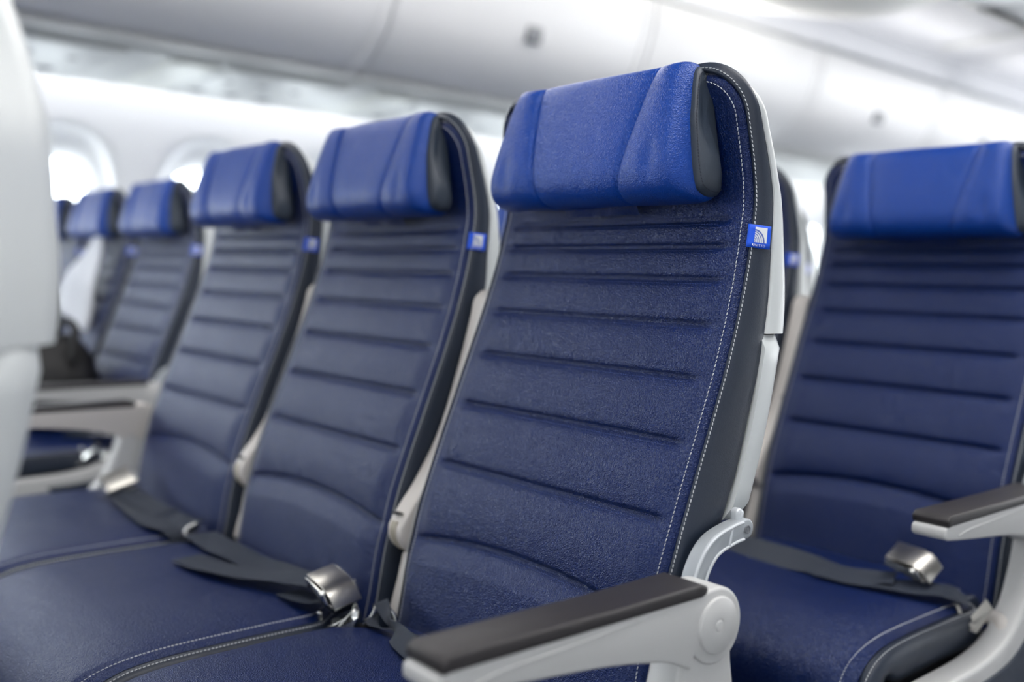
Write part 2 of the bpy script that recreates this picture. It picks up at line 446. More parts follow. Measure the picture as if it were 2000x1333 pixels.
        z2 += 0.0015 * math.sin(x * 40 + z * 60) * (1 - fr)
        return (x + .005, y2, z2)
    V, Fc = grid(ns, npf, hf)
    for i in range(ns - 1): Fc.append((i * npf, i * npf + npf - 1, (i + 1) * npf + npf - 1, (i + 1) * npf))
    hr = mobj('headrest', V, Fc, M['blue'], root)
    for s, i in ((1, ns - 1), (-1, 0)):
        ring = [V[i * npf + j] for j in range(npf)]; cc = np.mean(np.array(ring), axis=0)
        CV, CF = [], []
        for k, (q, o) in enumerate(((1.0, -.004), (1.012, 0.0), (1.0, .0035), (.93, .0075), (.8, .0095), (.4, .011))):
            for p in ring:
                d = np.array(p) - cc; CV.append((p[0] + s * o, cc[1] + d[1] * q, cc[2] + d[2] * q))
        for k in range(5):
            for j in range(npf): CF.append((k * npf + j, k * npf + (j + 1) % npf, (k + 1) * npf + (j + 1) % npf, (k + 1) * npf + j))
        CF.append(tuple(range(5 * npf, 6 * npf)))
        mobj('end_cap', CV, CF, M['cap'], hr)
        pth = [np.array(CV[3 * npf + j]) + np.array((s * .0003, 0, 0)) for j in range(2, npf - 2)]
        dashes('cap_stitching', pth, [(s, -.3, 0)] * len(pth), .0034, .0024, .0008, M['dthread'], hr)
    mobj('headrest_flap', *grid(12, 4, lambda i, j: (-.06 + .12 * i / 11, -.066 + .008 * j / 3 * 1.0 - .003 * math.sin(i), 1.050 - .012 * j / 3)), M['navy'], root)
    # --- woven brand tag folded out of the seam on the right
    def tagp(a, b, lift=0):
        # a along the trim (0..1), b up (0..1)
        z = 1.0005 + b * .0245 - .0025 * a
        HW = HWZ(z); D = dep(z); o = 0.0008 + 0.0145 * a ** .8; d = -.0040 + (D * .74 + .003) * a ** 1.5
        nrm = np.array((.62, -.78, 0)) if a > .3 else np.array((.35, -.93, 0))
        p = np.array((HW + o, yf(z) + .003 + d, z)) + nrm * (.0016 + lift); return p
    V, Fc = grid(12, 6, lambda i, j: tagp(i / 11, j / 5)); V2, F2 = grid(12, 6, lambda i, j: tagp(i / 11, j / 5, -.0011), off=len(V))
    rim = [j for j in range(6)] + [i * 6 + 5 for i in range(1, 12)] + [66 + j for j in range(4, -1, -1)] + [i * 6 for i in range(10, 0, -1)]
    Rf = [(rim[k], rim[(k + 1) % len(rim)], rim[(k + 1) % len(rim)] + 72, rim[k] + 72) for k in range(len(rim))]
    tg = mobj('woven_tag', V + V2, Fc + F2 + Rf, M['tagblue'], root)
    bx0, bx1, by0, by1 = .34, .86, .24, .90
    V, Fc = grid(6, 6, lambda i, j: tagp(bx0 + (bx1 - bx0) * i / 5, by0 + (by1 - by0) * j / 5, .0002))
    mobj('logo_square', V, Fc, M['tagwhite'], tg)
    SV, SF = [], []
    for k in range(6):
        # arcs of a globe corner: curved bands fanning from the left edge to the lower right
        r = 0.86 - k * 0.140; thk = 0.060 if k else 0.10
        def q(t, rr, k=k):
            a = math.pi / 2 * t; X = rr * math.sin(a) * (1 - .12 * k); Y = rr * math.cos(a) * (1.0 - .0 * k)
            return bx0 + (bx1 - bx0) * min(1, X), by0 + (by1 - by0) * min(1, max(0, Y))
        V, Fc = grid(12, 2, lambda i, j: tagp(*q(i / 11, r - thk * j), .0004), off=len(SV)); SV += V; SF += Fc
    mobj('globe_stripes', SV, SF, M['tagink'], tg)
    cu = bpy.data.curves.new('txt', 'FONT'); cu.body = 'UNITED'; cu.size = 1; cu.space_character = 1.25
    to = bpy.data.objects.new('txt', cu); COL.objects.link(to); dg = bpy.context.evaluated_depsgraph_get()
    tm = bpy.data.meshes.new_from_object(to.evaluated_get(dg)); bpy.data.objects.remove(to)
    xs_ = [v.co.x for v in tm.vertices]; ys_ = [v.co.y for v in tm.vertices]; x0, x1, y0, y1 = min(xs_), max(xs_), min(ys_), max(ys_)
    TV = [tagp(.30 + .52 * (v.co.x - x0) / (x1 - x0), .07 + .10 * (v.co.y - y0) / (y1 - y0), .0005) for v in tm.vertices]
    mobj('lettering', TV, [tuple(p.vertices) for p in tm.polygons], M['tagwhite'], tg)
    # --- seat cushion
    top = spline([(-.165, .500), (-.22, .508), (-.30, .5135), (-.42, .514), (-.50, .512), (-.555, .505), (-.588, .492), (-.606, .470), (-.612, .440), (-.606, .405), (-.590, .395)], 60)
    XL, XR = -.2385, .2225
    def cf(i, j):
        y, z = top[i]; u = j / 39; x = XL + .034 * sst(-.295, -.235, y) + (XR - XL - .075 * sst(-.295, -.235, y)) * u
        cr = (1 - (2 * u - 1) ** 4)
        nose = sst(-.50, -.60, y)
        z2 = z + .010 * cr * (1 - nose) - .006 * sst(.95, 1, u) * .6 - .012 * sst(.035, 0, u) - .006 * math.exp(-((x) / .1) ** 2 - ((y + .3) / .1) ** 2)
        y2 = y - .010 * cr * nose
        # rounded corner of the nose
        cor = max(0, (abs(2 * u - 1) - .86) / .14) ** 2
        y2 += .018 * cor * nose
        return (x, y2, z2)
    V, Fc = grid(60, 40, cf)
    cu_ = mobj('seat_cushion', V, Fc, M['navy'], root)
    right = [V[i * 40 + 39] for i in range(60)]; left = [V[i * 40] for i in range(60)]
    def side(nm, line, s, wtop):
        A, Bf = [], []
        secs = [(0, .0022), (.0012, .0002), (.004, -.0006), (wtop * .65, .0022), (wtop, .0085), (wtop + .0008, .022), (wtop + .0004, .038), (wtop - .006, .050), (wtop - .03, .054)]
        for i, p in enumerate(line):
            nose = sst(-.50, -.60, p[1]); ny = -nose
            for o, d in secs:
                dn = np.array((0, nose * 1.0, -(1 - nose * .9)))
                lim = max(0.395, p[2] - d * (1 - nose * .9))
                A.append((p[0] + s * o, p[1] + nose * d * .8, lim))
        Bf = [(i * 9 + j, (i + 1) * 9 + j, (i + 1) * 9 + j + 1, i * 9 + j + 1) for i in range(len(line) - 1) for j in range(8)]
        return mobj(nm, A, Bf, M['trim'], cu_), A
    tr, A = side('side_trim', right, 1, .0165); side('side_trim', left, -1, .002)
    innr = [np.array(V[i * 40 + 38]) * .75 + np.array(V[i * 40 + 37]) * .25 for i in range(60)]
    nn = [(0, -sst(-.50, -.60, p[1]), 1 - .9 * sst(-.50, -.60, p[1])) for p in innr]
    dashes('cushion_stitching', innr, nn, .0048, .0034, .0011, M['thread'], cu_, slant=.1)
    outr = [np.array(A[i * 9 + 2]) * .35 + np.array(A[i * 9 + 3]) * .65 for i in range(60)]
    dashes('cushion_stitching', outr, nn, .0048, .0034, .0011, M['thread'], cu_, slant=-.1)
    # pan, legs
    box('seat_pan', (-.235, -.585, .375), (.225, -.12, .458), M['pan'], root, .01)
    for sx in (-.15, .15):
        prism_x('leg', [(-.52, 0), (-.08, 0), (-.08, .03), (-.16, .05), (-.19, .38), (-.42, .38), (-.40, .34), (-.30, .28), (-.26, .05), (-.52, .03)], sx - .02, sx + .02, M['cast'], root, .004)
    return root

def arm_poly():
    lower = spline([(-.494, .668), (-.492, .655), (-.466, .650), (-.401, .643), (-.313, .634), (-.24, .620), (-.205, .605)], 26)
    hub = [(-.170 + .037 * math.cos(a), .640 + .037 * math.sin(a)) for a in np.linspace(math.radians(215), math.radians(455), 22)]
    return [(p[0], p[1]) for p in lower] + hub + [(-.195, .6755), (-.48, .6720)]
def down_arm(side_x=.268, root=None, face=1, mat='arm'):
    """lowered armrest; face = which side carries the hub disc"""
    a = prism_x('armrest', arm_poly(), side_x - .0225, side_x + .0225, M[mat], root, .0035, 4)
    p = prism_x('arm_pad', [(-.489, .6690), (-.491, .678), (-.484, .6835), (-.30, .6830), (-.196, .6850), (-.186, .6810), (-.188, .6740), (-.195, .6720), (-.48, .6700)],
                side_x - .0245, side_x + .0245, M['pad'], a, .003, 4)
    lathe_x('hub_disc', (side_x + face * .0225, -.170, .641), [(0, .0275), (face * .0022, .0270), (face * .0030, .0260), (face * .0030, .0072), (face * .0024, .0068), (face * .0024, .0055), (face * .0036, .0045)], M[mat], a)
    # raised sweep line on the outer face
    tube('moulded_line', [(side_x + face * .0226, -.46 + .0, .655), (side_x + face * .0226, -.43, .660), (side_x + face * .0226, -.36, .663), (side_x + face * .0226, -.27, .668)], .0009, M[mat], a, 6)
    return a
def raised_arm(root, x=-.2425, mat='warm'):
    hubc = (-.156, .618)
    front_ = spline([(-.185, .628), (-.170, .650), (-.145, .682), (-.108, .745), (-.076, .835), (-.056, .905), (-.050, .930), (-.038, .942)], 30)
    back = spline([(-.020, .944), (-.006, .930), (-.016, .86), (-.052, .76), (-.100, .66)], 20)
    hub = [(hubc[0] + .031 * math.cos(a), hubc[1] + .031 * math.sin(a)) for a in np.linspace(math.radians(20), math.radians(-195), 24)]
    a = prism_x('raised_armrest', [(p[0], p[1]) for p in front_] + [(p[0], p[1]) for p in back] + hub, x - .0165, x + .0165, M[mat], root, .004, 4)
    st = [(hubc[0] + .0318 * math.cos(t), hubc[1] + .0318 * math.sin(t)) for t in np.linspace(math.radians(155), math.radians(262), 16)]
    V = []
    for y, z in st:
        for dx in (-.0065, .0065): V.append((x + dx - .002, y, z))
    for y, z in st:
        for dx in (-.0065, .0065): V.append((x + dx - .002, hubc[0] + (y - hubc[0]) * .94, hubc[1] + (z - hubc[1]) * .94))
    n = len(st) * 2
    Fc = [(2 * i, 2 * i + 1, 2 * i + 3, 2 * i + 2) for i in range(len(st) - 1)] + [(2 * i, 2 * i + 2, n + 2 * i + 2, n + 2 * i) for i in range(len(st) - 1)] + \
         [(2 * i + 1, n + 2 * i + 1, n + 2 * i + 3, 2 * i + 3) for i in range(len(st) - 1)] + [(0, n, n + 1, 1), (n - 2, n - 1, 2 * n - 1, 2 * n - 2)]
    sharpen(mobj('hub_strip', V, Fc, M['beige'], a), 40)
    box('slot', (x - .008, -.1845, .6405), (x + .006, -.176, .6425), M['black'], a, .0)
    lathe_x('screw_hole', (x + .0120, -.1093, .753), [(-.0018, .0022), (.0018, .0022)], M['black'], a, 12)
    # lower link of the arm hinge
    prism_x('hinge_link', [(-.150, .595), (-.168, .585), (-.176, .55), (-.190, .505), (-.182, .495), (-.15, .50), (-.13, .56)], x - .008, x + .012, M[mat], a, .003)
    return a
def bracket(root, x=.242):
    pth = spline([(-.150, .650), (-.143, .676), (-.125, .697), (-.097, .706), (-.072, .7095)], 30)
    def off(d):
        o = []
        for i, p in enumerate(pth):
            t = pth[min(i + 1, 29)] - pth[max(i - 1, 0)]; t /= np.linalg.norm(t); o.append((p[0] - t[1] * d, p[1] + t[0] * d))
        return o
    e = pth[-1]; cap = [(e[0] + .0105 * math.cos(a), e[1] + .0105 * math.sin(a)) for a in np.linspace(math.radians(80), math.radians(-80), 12)]
    poly = off(.0105) + cap + list(reversed(off(-.0105)))
    b = prism_x('hinge_bracket', poly, x - .009, x + .007, M['cast'], root, .0022)
    for d in (.0088, -.0088):
        tube('rim', [(x + .0072, p[0], p[1]) for p in off(d)[::3]], .0017, M['castrim'], b, 8, 30)
    tube('rim', [(x + .0072, p[0], p[1]) for p in [off(.0088)[22], off(0)[21], off(-.0088)[20]]], .0015, M['castrim'], b, 8, 6)
    lathe_x('screw', (x + .007, e[0] - .001, e[1]), [(0, .0046), (.0012, .0044), (.0014, .0036), (.0004, .0030), (.0004, .0012), (.0012, .001)], M['nozzle'], b, 20)
    prism_x('hinge_stub', [(-.070, .716), (-.082, .714), (-.082, .728), (-.076, .731), (-.069, .727)], x - .010, x + .001, M['castrim'], b, .003)
    return b
def end_bay(root, s=1):
    """moulded aisle-side frame: post under the armrest that sweeps forward under the cushion"""
    x0, x1 = (.249, .287) if s > 0 else (-.287, -.249)
    fr = spline([(-.215, .615), (-.222, .590), (-.232, .560), (-.255, .520), (-.300, .484), (-.377, .467), (-.51, .462), (-.60, .455), (-.625, .440)], 34)
    poly = [(p[0], p[1]) for p in fr] + [(-.62, .41), (-.50, .40), (-.38, .39), (-.27, .34), (-.20, .20), (-.22, .03), (-.40, .02), (-.40, 0), (.02, 0), (.02, .03), (-.08, .10), (-.10, .40), (-.140, .60), (-.142, .622)]
    b = prism_x('end_frame', poly, x0, x1, M['arm'], root, .006, 4)
    pn = [(p[0] + .030, p[1] - .022) for p in fr[5:24]] + [(-.40, .405), (-.30, .36), (-.225, .22), (-.20, .10), (-.12, .12), (-.125, .40), (-.165, .53)]
    prism_x('navy_panel', pn, (x1 - .001) if s > 0 else x0 - .003, x1 + .003 if s > 0 else x0 + .001, M['trim'], b, .001)
    return b
def buckle(name, parent, loc, R, L=.062, W=.050, polished=False):
    """lift-lever buckle: tray with side cheeks, hinged cover plate, hinge pin; R is a 3x3 list of axes (length, width, up)"""
    R = [np.array(a, float) / np.linalg.norm(a) for a in R]
    T = lambda p: tuple(np.array(loc) + R[0] * p[0] + R[1] * p[1] + R[2] * p[2])
    def pr(nm, poly, y0, y1, mat, par, bev=.001):
        o = prism_x(nm, [(a, b) for a, b in poly], y0, y1, mat, par, bev)
        for v in o.data.vertices: v.co = T((v.co.y, v.co.x, v.co.z))
        return o
    body = pr(name, [(-L / 2, 0), (L / 2 - .004, 0), (L / 2, .004), (L / 2 - .004, .006), (-L / 2, .006)], -W / 2 + .002, W / 2 - .002, M['polish'] if polished else M['chrome'], parent)
    for s in (-1, 1):
        pr('cheek', [(-L / 2 - .002, 0), (L / 2 - .012, 0), (L / 2 - .006, .008), (L / 2 - .014, .018), (-L / 2 - .002, .010)], s * W / 2 - .0015, s * W / 2 + .0015, M['polish'], body, .0008)
    pr('cover_plate', [(-L / 2 - .004, .012), (L * .12, .022), (L * .40, .018), (L / 2 + .006, .006), (L / 2 + .004, .003), (L * .38, .014), (L * .1, .0185), (-L / 2 - .004, .0095)], -W / 2 + .003, W / 2 - .003, M['chrome'], body, .0008)
    o = lathe_x('hinge_pin', (0, L * .16, .013), [(-W / 2 - .004, .0035), (-W / 2 - .003, .0045), (W / 2 + .003, .0045), (W / 2 + .004, .0035)], M['polish'], body, 16)
    for v in o.data.vertices: v.co = T((v.co.y, v.co.x, v.co.z))
    return body
def anchor(parent, pts_arm, plate, mat='chrome'):
    """belt end fitting: bent steel loop and riveted plate"""
    a = tube('belt_anchor', pts_arm, .0032, M[mat], parent, 8, 20)
    V = [np.array(p, float) for p in plate]; c = V[1] - V[0]; n = np.cross(V[1] - V[0], V[2] - V[0]); n = n / np.linalg.norm(n) * .0012
    k = len(V); mobj('anchor_plate', [v + n for v in V] + [v - n for v in V], [tuple(range(k)), tuple(range(k, 2 * k))] + [(i, (i + 1) % k, k + (i + 1) % k, k + i) for i in range(k)], M[mat], a, smooth=False)
    return a

# ------------------------------------------------------------------ the cabin shell
YA, YB = -4.2, 10.4
def struct(o): o['kind'] = 'structure'; return o
wallw = tab([(0, 2.50), (.5, 2.66), (1.0, 2.70), (1.15, 2.695), (1.3, 2.68), (1.45, 2.63), (1.58, 2.56), (1.66, 2.49), (1.70, 2.46), (1.74, 2.44)])
WP, WC0, WZ = .565, .215, 1.150
NW = 18; WK = range(-6, NW - 6)
def superell(t, a, b, n):
    c, s = math.cos(t), math.sin(t); return a * math.copysign(abs(c) ** (2 / n), c), b * math.copysign(abs(s) ** (2 / n), s)
def build_wall(name, sgn):
    V, Fc = [], []
    X = lambda z, d: XC + sgn * (wallw(z) + d)
    zlo, zhi = .80, 1.56; N = 96
    for k in WK:
        cy = WC0 + WP * k; base = len(V)
        rings = [(0, .085, 1), (.12, .082, 1), (.13, .058, 1), (.30, .052, 1), (.55, .042, 1), (.78, .030, 1), (.92, .016, 1), (.985, .004, 1), (1, 0, 1)]
        for i in range(N):
            q = i / N * 4; e = int(q); f = q - e; f = f * 2 - 1
            rx, rz = ((1, f), (-f, 1), (-1, -f), (f, -1))[e]
            Rx = rx * WP / 2; Rz = rz * ((zhi - WZ) if rz > 0 else (WZ - zlo))
            t = math.atan2(rz, rx)
            w0 = superell(t, .135, .235, 2.9); w1 = superell(t, .212, .345, 2.3)
            for tt, d, _ in rings:
                y, z = w0[0] + (w1[0] - w0[0]) * tt, w0[1] + (w1[1] - w0[1]) * tt; V.append((X(WZ + z, d), cy + y, WZ + z))
            for tt in (.33, .66, 1):
                y, z = w1[0] + (Rx - w1[0]) * tt, w1[1] + (Rz - w1[1]) * tt; V.append((X(WZ + z, 0), cy + y, WZ + z))
        m = len(rings) + 3
        for i in range(N):
            for j in range(m - 1):
                a, b = base + i * m, base + ((i + 1) % N) * m; Fc.append((a + j, b + j, b + j + 1, a + j + 1))
    y0, y1 = WC0 + WP * (WK[0] - .5), WC0 + WP * (WK[-1] + .5)
    for z0, z1, n in ((0, zlo, 12), (zhi, 1.74, 10)):
        base = len(V)
        for i in range(n + 1):
            z = z0 + (z1 - z0) * i / n
            V += [(X(z, 0), y0, z), (X(z, 0), y1, z)]
        Fc += [(base + 2 * i, base + 2 * i + 1, base + 2 * i + 3, base + 2 * i + 2) for i in range(n)]
    return struct(mobj(name, V, Fc, M['wall']))
build_wall('wall_left', -1); build_wall('wall_right', 1)
wn = 0
def window_at(sgn, k, blocks_fill=False):
    global wn
    wn += 1; cy = WC0 + WP * k
    x = XC + sgn * (wallw(WZ) + .083)
    V, Fc = grid(64, 4, lambda i, j: (x + sgn * (0, -.006, -.006, .006)[j], cy + superell(2 * math.pi * i / 64, (.142, .138, .128, .124)[j], (.242, .238, .228, .224)[j], 2.9)[0],
                                      WZ + superell(2 * math.pi * i / 64, .14, (.242, .238, .228, .224)[j], 2.9)[1]), closeu=True)
    fr = struct(mobj('window_%d' % wn, V, Fc, M['shell']))
    mobj('pane', [(x + sgn * .004, cy + superell(2 * math.pi * i / 48, .139, .239, 2.9)[0], WZ + superell(2 * math.pi * i / 48, .139, .239, 2.9)[1]) for i in range(48)], [tuple(range(48))], M['shell'] if blocks_fill else M['pane'], fr, smooth=False)
    if blocks_fill: return fr
    pl = bpy.data.lights.new('window_portal', 'AREA'); pl.shape = 'RECTANGLE'; pl.size = .28; pl.size_y = .47; pl.cycles.is_portal = True
    po = bpy.data.objects.new('window_portal', pl); COL.objects.link(po); po.location = (x + sgn * .012, cy, WZ)
    po.rotation_euler = (math.pi / 2, 0, math.pi / 2 if sgn > 0 else -math.pi / 2)
    return fr
for k in WK:
    window_at(-1, k)
for k in WK:
    if k < 7: window_at(1, k, True)  # unseen right side: opaque panes added to cut low fill on the seats
def slab(name, x0, x1, y0, y1, z0, z1, mat):
    return struct(box(name, (x0, y0, z0), (x1, y1, z1), mat, None, 0))
slab('floor', XC - 2.6, XC + 2.6, YA, YB, -.05, 0, M['floor'])
slab('ceiling', XC - 2.4, XC + 2.4, YA, YB, 2.34, 2.40, M['ceil'])
slab('wall_front', XC - 2.9, XC + 2.9, YA - .05, YA, 0, 2.4, M['wall'])
slab('wall_back', XC - 2.9, XC + 2.9, YB, YB + .05, 0, 2.4, M['wall'])
def ext_y(name, poly, y0, y1, mat, parent=None, bevel=.003):
    """polygon of (x, z) extruded along y"""
    o = prism_x(name, poly, y0, y1, mat, parent, bevel)
    for v in o.data.vertices: v.co = (v.co.y, v.co.x, v.co.z)
    o.data.flip_normals(); return o
def mir(poly, sgn): return [(XC + sgn * (XC - x) * -1 if False else (x if sgn < 0 else 2 * XC - x), z) for x, z in poly]
door = spline([(-2.185, 1.662), (-2.13, 1.674), (-2.05, 1.722), (-1.975, 1.80), (-1.925, 1.90), (-1.897, 2.00), (-1.888, 2.095)], 26)
door = [(p[0], p[1]) for p in door]
inner_d = [(p[0] - .012, p[1] + .004) for p in door]
# seams measured at y = .912, 2.11, 3.32
segs = [(.912 + 1.202 * i, .912 + 1.202 * (i + 1)) for i in range(-1, 7)]
BINLAB = ['pale overhead bin at upper left, its right end at a curved seam',
          'pale overhead bin with a small grey latch, above the gap between left headrests',
          'pale overhead bin directly above the right side of the nearest headrest',
          'pale overhead bin right of the double ribbed seam, above the right-hand headrest',
          'overhead bin at the right edge of the picture, above the right-hand headrest',
          'overhead bin far back, past the right edge bin, almost hidden', None, None]
BOXP = [(-2.20, 1.668)] + inner_d[1:] + [(-1.96, 2.105), (-2.80, 2.105), (-2.86, 1.72), (-2.84, 1.672)]
LIPP = [(-2.165, 1.658), (-2.178, 1.640), (-2.205, 1.636), (-2.212, 1.650), (-2.20, 1.664)]
for i, (a, b) in enumerate(segs[:5]):
    r = empty('overhead_bin', (XC - 1.9, (a + b) / 2, 1.66)); L = r.location.copy()
    def sh(p): return [(x - L.x, z - L.z) for x, z in p]
    ext_y('bin_box', sh(BOXP), a - L.y + .004, b - L.y - .004, M['bin'], r, .002)
    ext_y('door', sh(door + list(reversed(inner_d))), a - L.y + .010, b - L.y - .010, M['bin'], r, .003)
    ext_y('lower_lip', sh(LIPP), a - L.y + .004, b - L.y - .004, M['lip'], r, .003)
    ext_y('end_rib', sh([(x + .005, z - .005) for x, z in door] + list(reversed(inner_d))), b - L.y - .050, b - L.y - .012, M['bin'], r, .003)
    lp = door[15]
    ext_y('latch', sh([(lp[0] + .006, lp[1] - .032), (lp[0] + .016, lp[1] + .012), (lp[0] + .010, lp[1] + .03), (lp[0] - .012, lp[1] + .022), (lp[0] - .022, lp[1] - .03)]), -.035, .035, M['nozzle'], r, .004)
    tag(r, BINLAB[i], 'overhead bin', 'overhead bins along the window side')
full = door + [(-1.96, 2.105), (-2.80, 2.105), (-2.86, 1.72), (-2.84, 1.672)] + LIPP[::-1][1:4]
for nm, sgn, a, b in (('trim_9', -1, YA, segs[0][0]), ('trim_10', -1, segs[4][1], YB), ('trim_11', 1, YA, YB)):
    struct(ext_y(nm, mir(full, sgn), a, b, M['bin'], None, .002))
# service panels under the side bins
for sgn, nm in ((-1, 'trim_1'), (1, 'trim_2')):
    struct(ext_y(nm, mir([(-2.256, 1.654), (-2.264, 1.632), (-2.45, 1.622), (-2.70, 1.618), (-2.895, 1.626), (-2.905, 1.640), (-2.90, 1.668), (-2.23, 1.668)], sgn), YA, YB, M['psu'], None, .003))
    struct(ext_y('trim_%d' % (3 if sgn < 0 else 4), mir([(-2.204, 1.658), (-2.258, 1.658), (-2.258, 1.670), (-2.204, 1.670)], sgn), YA, YB, M['slot'], None, 0))
PL = ['grey service panel with round air nozzles in the upper left corner, nearest the left edge',
      'grey service panel with round air nozzles above the two left headrests',
      'grey service panel with nozzles under the bins just left of the nearest headrest']
for i, yc in enumerate((-.077, .70, 1.477)):
    r = empty('passenger_service_unit', (-2.55, yc, 1.6205)); tag(r, PL[i], 'service panel', 'service panels under the bins')
    box('housing', (-.30, -.20, -.0045), (.27, .24, .010), M['psu'], r, .003)
    box('light_lens', (-.28, -.40, -.004), (.25, -.23, .010), M['psupale'], r, .003)
    for q in range(3):
        o = lathe_x('air_nozzle', (0, 0, 0), [(.012, .030), (-.004, .030), (-.009, .024), (-.009, .013), (-.006, .011), (-.006, .004)], M['nozzle'], r, 20)
        for v in o.data.vertices: v.co = (v.co.y - .15, v.co.z - .15 + .13 * q, v.co.x)
        o = lathe_x('reading_light', (0, 0, 0), [(.012, .020), (-.004, .020), (-.007, .015), (-.005, .012)], M['nozzle'], r, 16)
        for v in o.data.vertices: v.co = (v.co.y + .08, v.co.z - .13 + .13 * q, v.co.x)
# light coves
for sgn in (-1, 1):
    x = XC + sgn * 1.48
    for yy, ln in ((-2.0, 4.2), (2.6, 4.6), (7.6, 5.0)):
        area('cove_wash_light', (XC + sgn * 1.385, yy, 2.118), (0, math.radians(112 * sgn), 0), .03, ln, 6 * ln / 4, (1.0, .985, .96))
        area('cove_wash_light', (XC + sgn * 1.40, yy, 2.128), (0, math.radians(158 * -sgn), 0), .03, ln, 5 * ln / 4, (1.0, .985, .96))
    for yy, ln in ((-1.5, 5.0), (3.5, 5.0), (8.2, 4.2)):
        area('sidewall_wash_light', (XC + sgn * 2.405, yy, 1.675), (0, math.radians(48) * -sgn, 0), .03, ln, 15 * ln / 5, (.98, .985, 1.0))
    struct(ext_y('trim_%d' % (5 if sgn < 0 else 6), mir([(-1.885, 2.105), (-1.885, 2.125), (-1.96, 2.135), (-2.06, 2.16), (-2.10, 2.34), (-2.86, 2.34), (-2.86, 2.105)], sgn), YA, YB, M['ceil'], None, .002))
# centre bins
SY = [(-.372, 2.10), (-.376, 2.02), (-.360, 1.985), (-.315, 1.945), (0, 1.915), (.315, 1.945), (.360, 1.985), (.376, 2.02), (.372, 2.10), (.34, 2.33), (-.34, 2.33)]
r = empty('overhead_bin', (XC, 3.16, 1.92)); tag(r, 'shade-dark centre overhead bin in the top right corner, with pale lower edge', 'overhead bin')
ext_y('bin_box', [(x * .97, z + .006 - 1.92) for x, z in SY], -.596, .596, M['shade_bin'], r, .004)
for q in (-1, 1):
    ext_y('edge_lip', [(q * .376, .10), (q * .384, .06), (q * .372, .048), (q * .318, .012), (q * .312, .020), (q * .355, .07), (q * .360, .10)], -.597, .597, M['cream'], r, .003)
struct(ext_y('trim_12', [(XC + x, z) for x, z in SY], YA, 2.56, M['shade_bin'], None, .004))
struct(ext_y('trim_13', [(XC + x, z) for x, z in SY], 3.76, YB, M['shade_bin'], None, .004))
# lowered cream ceiling panel over the left aisle, bowed downward and ending in a curved edge
def cpn(i, j):
    y = -2.8 + 6.22 * i / 40; u = -1 + 2 * j / 24
    yy = y - (.38 * max(0, (y - 2.2) / 1.05) * abs(u) ** 2.2)
    x = -1.43 + u * .42
    z = 2.122 + .035 * u * u + .16 * max(0, (i / 40 - .93) / .07) ** 2
    return (x, yy, z)
V, Fc = grid(41, 25, cpn)
k0 = len(V); rim = [j for j in range(25)] + [i * 25 + 24 for i in range(1, 41)] + [40 * 25 + j for j in range(23, -1, -1)] + [i * 25 for i in range(39, 0, -1)]
for q in rim: V.append((V[q][0], V[q][1], 2.335))
for t in range(len(rim)): Fc.append((rim[t], rim[(t + 1) % len(rim)], k0 + (t + 1) % len(rim), k0 + t))
struct(mobj('trim_7', V, Fc, M['cream']))
struct(box('trim_8', (-1.95, 4.55, 2.318), (-.86, 4.60, 2.345), M['lip'], None, .003))

# ------------------------------------------------------------------ seats
proto = build_seat()
T = {}
T['arm_r'] = down_arm(.268, None, 1); T['arm_l'] = down_arm(-.268, None, -1, 'warm'); T['arm_m'] = down_arm(-.2425, None, 1, 'warm')
T['up'] = raised_arm(None); T['br'] = bracket(None)
T['bay'] = end_bay(None, 1); T['bay_l'] = end_bay(None, -1)
def seat(x, y, parts, label, group, far=False):
    x += .003 if x > -1.2 else 0; s = copy_tree(proto, None, ('groove_stitching', 'inner_stitching', 'cap_stitching', 'lettering') if far else ()); s.location = (x, y, 0)
    tag(s, label, 'airplane seat', group)
    for p in parts:
        c = copy_tree(T[p], s)
        if p in ('arm_r', 'br', 'bay') and x > -1.2: c.location = (-.003, -.006 - (.012 if p == 'arm_r' and 0 < y < 1 else 0), 0)
    return s
G0, G1, G2, GL = 'centre seats of the front row', 'centre seats of the second row', 'centre seats of the third row', 'window-side seats across the aisle'
PITCH = .777
hero = seat(0, 0, ['up', 'arm_r', 'br', 'bay'], 'sharp navy airplane seat in the foreground, its charcoal-topped armrest lowered at the right', G0)
sB = seat(-.485, 0, ['up'], 'middle navy seat of the front row of three, chrome belt buckle lying on its cushion', G0)
sC = seat(-.97, 0, ['arm_l', 'bay_l'], 'left end navy seat of the front row of three, with polished buckle and folded belt', G0)
R1 = seat(0, PITCH, ['up', 'arm_r', 'br', 'bay'], 'navy seat at the right edge of the picture, behind the foreground seat', G1)
seat(-.485, PITCH, ['up'], 'dark seat edge with blue tag just right of the foreground seat back', G1)
seat(-.97, PITCH, ['arm_l', 'bay_l'], 'mostly hidden seat behind the gap between foreground seat and middle seat', G1)
seat(-.97, 2 * PITCH, ['arm_l'], 'far seat edge with tiny blue tag left of the right-hand headrest', G2)
front_ = seat(0, -PITCH, ['arm_r', 'bay'], 'blurred pale seat back shell at the left edge of the picture', None)
XD, YD = -1.88, .165
sD = seat(XD, YD, ['arm_r', 'br', 'bay', 'up'], 'blurred navy aisle seat across the aisle, left of the front row of three', GL)
sE = seat(XD - .485, YD, ['up'], 'blurred navy seat across the aisle with a white cloth hanging down its back', GL)
sF = seat(XD - .97, YD, [], 'blurred window seat at far left, farthest of its row from the aisle', GL)
for k, nm in ((1, 'first'), (2, 'second'), (3, 'third')):
    seat(XD, YD + PITCH * k, ['arm_r', 'bay', 'up'], 'far aisle seat, %s row behind the blurred left aisle seat' % nm, GL)
    seat(XD - .485, YD + PITCH * k, ['up'], 'far middle seat, %s row behind the seat holding the white cloth' % nm, GL)
    seat(XD - .97, YD + PITCH * k, [], 'far window seat, %s row behind the far left window seat' % nm, GL)
